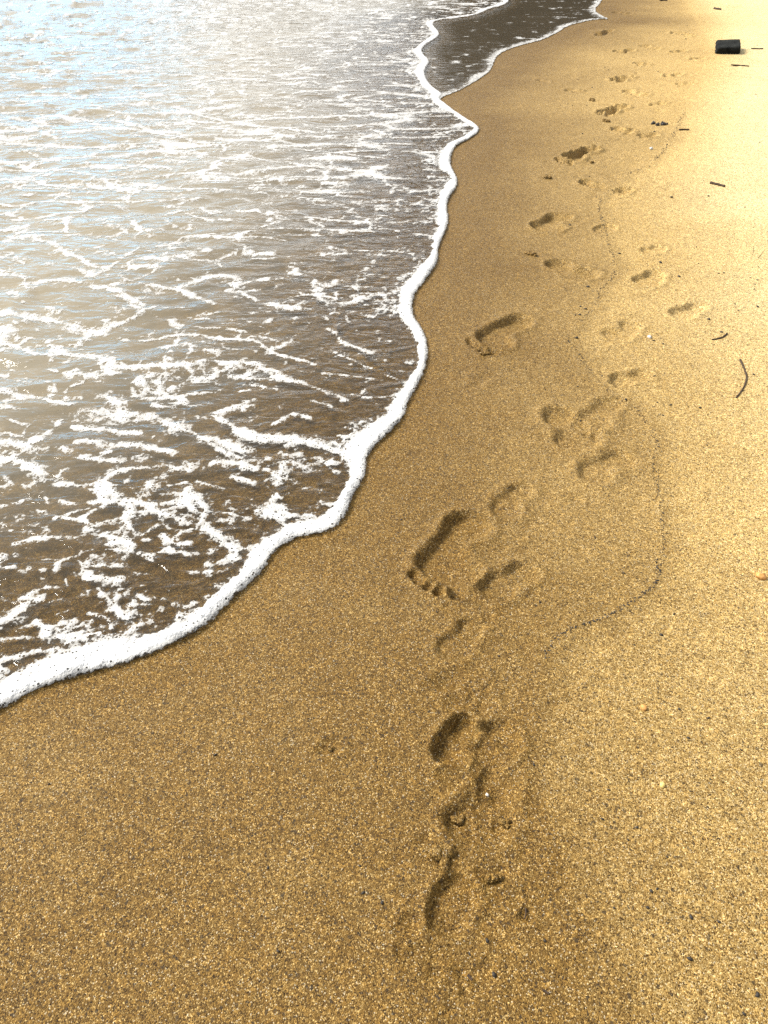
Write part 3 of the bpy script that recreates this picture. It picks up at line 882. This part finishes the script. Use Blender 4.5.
# the squared black block, half sunk in the sand
bm = bmesh.new(); bmesh.ops.create_cube(bm, size=1)
bmesh.ops.subdivide_edges(bm, edges=bm.edges[:], cuts=9, use_grid_fill=True)
for v in bm.verts:
    c = v.co.copy()
    q = Vector([math.copysign(min(abs(a), .5), a) for a in c])
    # knock off edges and corners
    e = sorted([abs(a) for a in c]); k = 1 - .035 * max(0, (e[1] - .40) / .10) * (e[2] / .5) - .03 * max(0, (e[0] - .33) / .17)
    q = q * k
    q += Vector([mnoise.noise(c * 2.2 + Vector((i * 9, 0, 0))) * .05 + mnoise.noise(c * 7 + Vector((i * 5, 3, 0))) * .018 for i in range(3)])
    v.co = Vector((q.x * .225, q.y * .34, q.z * .07))
    v.co.x += v.co.y * .22
me = bpy.data.meshes.new('block'); bm.to_mesh(me); bm.free(); me.materials.append(M_BLOCK)
for p in me.polygons: p.use_smooth = True
o = put('timber_block', me, 727, 51, .03, -.05)
o.rotation_euler = (.05, -.06, -.08)
tag(o, 'charred black squared block half sunk in the pale sand at the upper right', 'block')

# black tuft of weed on the trampled strip
bm = bmesh.new()
for k in range(9):
    m_ = bmesh.ops.create_icosphere(bm, subdivisions=2, radius=1)['verts']
    cx, cy, rr = rng.normal() * .03, rng.normal() * .02, .005 + .009 * rng.random()
    for v in m_:
        n = mnoise.noise(v.co * 2 + Vector((k * 4, 0, 0)))
        v.co = v.co * (1 + .5 * n) * rr; v.co.z *= .9; v.co += Vector((cx, cy, rr * .5))
me = bpy.data.meshes.new('tuft'); bm.to_mesh(me); bm.free(); me.materials.append(M_SPECK)
o = put('seaweed_tuft', me, 661, 124.5); tag(o, 'black crumpled tuft of seaweed on the trampled far sand', 'seaweed')

# clods of damp sand thrown up around the prints
M_CLOD = M_SAND


def clod(px, py, size, n, label, seed):
    r_ = np.random.default_rng(seed)
    bm = bmesh.new()
    for k in range(n):
        m_ = bmesh.ops.create_icosphere(bm, subdivisions=3, radius=1)['verts']
        rr = size * (.14 + .17 * r_.random())
        if k:
            bx, by, br = spots[r_.integers(len(spots))]; a_ = r_.random() * 6.28
            cx, cy = bx + math.cos(a_) * (rr + br) * .72, by + math.sin(a_) * (rr + br) * .6
        else:
            cx = cy = 0.; spots = []
        spots.append((cx, cy, rr))
        for v in m_:
            q = v.co.copy()
            v.co = q * (1 + .4 * mnoise.noise(q * 1.8 + Vector((k * 4, seed, 0))) + .15 * mnoise.noise(q * 5 + Vector((k, seed, 0)))) * rr
            v.co.z *= .75; v.co += Vector((cx, cy, rr * .25))
    me = bpy.data.meshes.new('clod'); bm.to_mesh(me); bm.free(); me.materials.append(M_CLOD)
    for p in me.polygons: p.use_smooth = True
    a = me.attributes.new('wet', 'FLOAT', 'POINT'); a.data.foreach_set('value', np.full(len(me.vertices), .95, np.float32))
    tag(put('sand_clod', me, px, py), label, 'sand clod', 'clods of damp sand along the trail')


for a in ((444, 857, .040, 9, 'dark knobbly clod of wet sand in the foreground left of the trodden hollow', 1),
          (436, 813, .018, 4, 'small knobbly clod left of the upper rim of the trodden hollow', 2),
          (506, 824, .024, 5, 'small clod on the right rim of the trodden hollow', 3),
          (455, 820, .022, 5, 'small dark clod on the left rim of the trodden hollow', 4),
          (494, 878, .026, 5, 'loose crumbs of sand below the right rim of the trodden hollow', 5),
          (485, 354, .030, 6, 'dark crumbs of sand at the toes of the deep print closest to the foam', 6),
          (496, 351, .020, 3, 'single rounded crumb of sand beside the toe crumbs of the print near the foam', 7),
          (535, 256, .045, 8, 'scattered dark crumbs of sand left of the black heel hollow', 8),
          (546, 177, .045, 7, 'dark crumbs of sand left of the deep bent far print', 9),
          (604, 121, .05, 7, 'dark crumbs of sand under the hooked far print', 10),
          (562, 157, .04, 5, 'dark crumbs of sand at the toe tip of the deep bent far print', 11),
          (591, 163, .03, 4, 'few crumbs of sand just right under the deep bent far print', 12),
          (329, 748, .014, 4, 'small lonely clod on the smooth wet sand left of the trail', 13),
          (593, 100, .05, 6, 'crumbs of sand in a row left of the hooked far print', 14)):
    clod(*a)

# pebbles and shells that stand out
for nm, mat, px, py, r, lab, cat in (
        ('pebble', M_ORANGE, 760, 577.5, .0115, 'orange angular pebble on pale sand at the right edge', 'pebble'),
        ('pebble', M_ORANGE, 643.5, 708, .0065, 'small orange red pebble on the sand below the speck line', 'pebble'),
        ('pebble', M_YELLOW, 662, 785.5, .0055, 'small yellow pebble with a dark shadow on the right foreground sand', 'pebble'),
        ('shell_chip', M_WHITE, 487, 795, .0034, 'white shell chip inside the trodden foreground hollow', 'shell'),
        ('shell_chip', M_WHITE, 649.5, 337.5, .008, 'white shell chip on pale sand above the flat scuffed print', 'shell'),
        ('shell_chip', M_WHITE, 651, 149, .012, 'white shell chip on the far trampled sand', 'shell')):
    me = lump_mesh(nm, r, mat, px * .01, 2, (1.1, .85, .7), .55, 1.3)
    tag(put(nm, me, px, py, r * .3, rng.random() * 6), lab, cat)

grit = [lump_mesh('grit', 1, M_SPECK, k, 1, (1.2, .8, .6), .6, 1.2) for k in range(5)]
GR = 'black grit specks scattered on the sand'


def speck(px, py, r, label, k):
    o = put('grit_speck', grit[k % 5], px, py, r * .3, rng.random() * 6, r)
    return tag(o, label, 'grit', GR)


SPECKS = [(602, 819), (637, 827.5), (667, 857), (651, 891), (657, 889), (648, 908), (614, 908), (691, 917), (719, 922), (690, 959), (757, 995), (744, 1014),
          (741, 750), (628, 840), (609, 790), (487, 941), (545, 941), (469.5, 954), (494, 975), (49, 784), (215, 755), (360, 866), (363, 893), (382, 903),
          (268, 868), (278, 951), (534, 765), (466, 717), (499, 656), (500, 619), (437, 612), (545, 651), (634, 645), (661, 635), (679, 709), (708, 718), (688, 738), (674, 614),
          (401, 520), (595, 538), (624, 573), (540, 602), (676, 448), (762, 455), (707, 445)]
BIG = {(690, 959): .0042, (494, 975): .0042, (757, 995): .0038, (487, 941): .0034, (661, 635): .004, (363, 893): .0034, (382, 903): .0034, (691, 917): .0036}
for i, (a, b) in enumerate(SPECKS):
    where = ('bottom right' if a > 560 else 'bottom centre' if a > 400 else 'bottom left') if b > 740 else 'middle'
    speck(a, b, BIG.get((a, b), .0022 + .0010 * rng.random()), {'bottom right': 'tiny black grit speck on the bare foreground sand right of the trail',
          'bottom centre': 'tiny black grit speck among the nearest prints of the trail', 'bottom left': 'tiny black grit speck on the smooth wet foreground sand left of the trail',
          'middle': 'tiny black grit speck near the speck line in the middle distance'}[where], i)
for i in range(60):
    b = 20 + 420 * rng.random(); a = 560 + 200 * rng.random()
    if a < 560 + (440 - b) * .0: continue
    s = H / abs(G(a, b)[1])
    speck(a, b, (.0028 + .004 * rng.random() * rng.random()) * (1 + .25 * G(a, b)[1] / 3), 'tiny black grit speck on the pale upper sand right of the foam', i)

# the wavering chains of specks left by the last swash
bm = bmesh.new()


def chain(px_line, step, jit, r, gaps):
    L = smooth_line(np.array([G(*p) for p in px_line]), 2)
    for i in range(len(L) - 1):
        d = np.hypot(*(L[i + 1] - L[i])); n = max(1, int(d / step))
        for k in range(n):
            p = L[i] + (L[i + 1] - L[i]) * (k + rng.random()) / n + rng.normal(size=2) * jit * (.5 + .35 * L[i][1])
            if vn(p[:1] * 7, p[1:] * 7, 900)[0] < gaps: continue
            z = land_height(p[None])[0][0]
            vs = bmesh.ops.create_icosphere(bm, subdivisions=1, radius=1)['verts']
            rr = r * (.4 + 1.0 * rng.random() ** 2) * (1 + .06 * p[1]); a = rng.random() * 3.14
            for v in vs:
                x_, y_ = v.co.x * rr * 1.7, v.co.y * rr
                v.co = Vector((x_ * math.cos(a) - y_ * math.sin(a) + p[0], x_ * math.sin(a) + y_ * math.cos(a) + p[1], z + v.co.z * rr * .7 + rr * .2))


chain(TIDE_PX[2:], .0042, .0035, .0016, -.62)
chain([(656, 562), (659, 581), (648, 595), (618, 612), (603, 622), (581, 628)], .0035, .003, .0015, -.7)
chain([(757, 281), (748, 295), (736.5, 308), (740.5, 322), (742.5, 342), (741, 356)], .014, .007, .0026, -.1)
chain([(757, 275), (768, 268), (790, 262)], .02, .006, .002, -.1)
me = bpy.data.meshes.new('speck_line'); bm.to_mesh(me); bm.free(); me.materials.append(M_SPECK)
o = bpy.data.objects.new('speck_line', me); COL.objects.link(o)
tag(o, 'wavering dark line of fine grit left on the sand by the last wash', 'wrack', kind='stuff')

# ------------------------------------------------------------------ headland beyond the bay (its dark mirror shows in the wet film)
az = np.radians(np.linspace(-26, 62, 150)); rr = np.concatenate([np.linspace(44, 60, 26), np.linspace(62, 150, 14)])
A, R = np.meshgrid(az, rr)
hx, hy = R * np.sin(A), R * np.cos(A)
ad = np.degrees(A)
top = 3.2 * sst(-24, -12, ad) + 9.5 * sst(1.0, 4.5, ad) + 3 * sst(18, 40, ad)
up = sst(44 + 2 * vn(hx / 6, hy / 6, 3), 56, R)
hz = -1.0 + top * up * (1 + .16 * fbm(hx / 9, hy / 9, 610, 4)) + up * 1.3 * np.abs(fbm(hx / 3.2, hy / 3.2, 620, 3)) * sst(0, 2, top) + 0.02 * (R - 44)
hv = np.stack([hx.ravel(), hy.ravel(), hz.ravel()], 1)
o = mesh_from('headland_hill', hv, grid_quads(*hx.shape), M_HILL)
tag(o, 'dark wooded headland beyond the bay', 'headland', kind='structure')

# ------------------------------------------------------------------ light
SUN_AZ = math.radians(-68)     # measured from the view direction, to the left
SUN_EL = math.radians(43)
CLOUD_LOW, CLOUD_TOP = .85, .26
w = bpy.data.worlds.new('World'); S.world = w; w.use_nodes = True
nt = w.node_tree; nt.nodes.clear()
out = nt.nodes.new('ShaderNodeOutputWorld'); bg = nt.nodes.new('ShaderNodeBackground')
sky = nt.nodes.new('ShaderNodeTexSky'); sky.sky_type = 'NISHITA'; sky.sun_disc = False
sky.sun_elevation = SUN_EL; sky.sun_rotation = SUN_AZ; sky.air_density = 1.0; sky.dust_density = 3.0; sky.ozone_density = 1.0
bg.inputs[1].default_value = .10
# thin bright cloud over the Nishita sky: brightest low over the sea, torn open to the left where blue shows
tc = nt.nodes.new('ShaderNodeTexCoord'); sx_ = nt.nodes.new('ShaderNodeSeparateXYZ'); nt.links.new(tc.outputs['Generated'], sx_.inputs[0])


def wm(op, a, b=None, c=None, clamp=False):
    x = nt.nodes.new('ShaderNodeMath'); x.operation = op; x.use_clamp = clamp
    for i, v in enumerate((a, b, c)):
        if v is None: continue
        if isinstance(v, (int, float)): x.inputs[i].default_value = v
        else: nt.links.new(v, x.inputs[i])
    return x.outputs[0]


nz = nt.nodes.new('ShaderNodeTexNoise'); nz.inputs['Scale'].default_value = 2.6; nz.inputs['Detail'].default_value = 6; nz.inputs['Roughness'].default_value = .6
mpw = nt.nodes.new('ShaderNodeMapping'); mpw.inputs['Scale'].default_value = (1, 1, 2.2); nt.links.new(tc.outputs['Generated'], mpw.inputs[0]); nt.links.new(mpw.outputs[0], nz.inputs['Vector'])
low = wm('POWER', wm('SUBTRACT', 1.0, wm('ABSOLUTE', sx_.outputs[2]), clamp=True), 3.2)
front = wm('MULTIPLY_ADD', sx_.outputs[1], .5, .5, True)
rad = wm('MULTIPLY_ADD', wm('MULTIPLY', low, wm('POWER', front, 1.5)), CLOUD_LOW, CLOUD_TOP)
rad = wm('MULTIPLY', rad, wm('MULTIPLY_ADD', nz.outputs['Fac'], .8, .6))
gap = wm('MULTIPLY', wm('ADD', wm('MULTIPLY', sx_.outputs[0], -1.0), wm('MULTIPLY_ADD', nz.outputs['Fac'],   .5, -.43)), 7.0, clamp=True)
gap = wm('MULTIPLY', gap, wm('MULTIPLY', wm('SUBTRACT', .36, sx_.outputs[2]), 5.0, clamp=True), clamp=True)
cov = wm('SUBTRACT', .85, wm('MULTIPLY', gap, .25))
em = nt.nodes.new('ShaderNodeBackground'); em.inputs[0].default_value = (1, .985, .96, 1); rad = wm('MULTIPLY', rad, wm('MULTIPLY_ADD', gap, .9, 1.0)); nt.links.new(rad, em.inputs[1])
cm = nt.nodes.new('ShaderNodeMix'); cm.data_type = 'RGBA'; cm.inputs[6].default_value = (.96, .985, 1, 1); cm.inputs[7].default_value = (.26, .64, 1, 1)
nt.links.new(gap, cm.inputs[0]); nt.links.new(cm.outputs[2], em.inputs[0])
nt.links.new(sky.outputs[0], bg.inputs[0])
mxw = nt.nodes.new('ShaderNodeMixShader'); nt.links.new(cov, mxw.inputs[0]); nt.links.new(bg.outputs[0], mxw.inputs[1]); nt.links.new(em.outputs[0], mxw.inputs[2])
nt.links.new(mxw.outputs[0], out.inputs[0])
sd_ = bpy.data.lights.new('sun', 'SUN'); sd_.energy = 2.5; sd_.angle = math.radians(27); sd_.color = (1, .95, .86)
so = bpy.data.objects.new('sun', sd_); COL.objects.link(so)
dirv = Vector((math.sin(SUN_AZ) * math.cos(SUN_EL), math.cos(SUN_AZ) * math.cos(SUN_EL), math.sin(SUN_EL)))
so.rotation_euler = dirv.to_track_quat('Z', 'Y').to_euler()
so.location = dirv * 30

S.view_settings.view_transform = 'Standard'
S.view_settings.look = 'None'
S.view_settings.exposure = 1.7
S.view_settings.gamma = 1
S.view_settings.use_curve_mapping = False
S.render.engine = 'CYCLES'
S.cycles.use_denoising = False      # keeps the grain of the sand
S.render.filter_size = 1.1
S.cycles.max_bounces = 8; S.cycles.transparent_max_bounces = 12; S.cycles.caustics_reflective = False; S.cycles.caustics_refractive = False
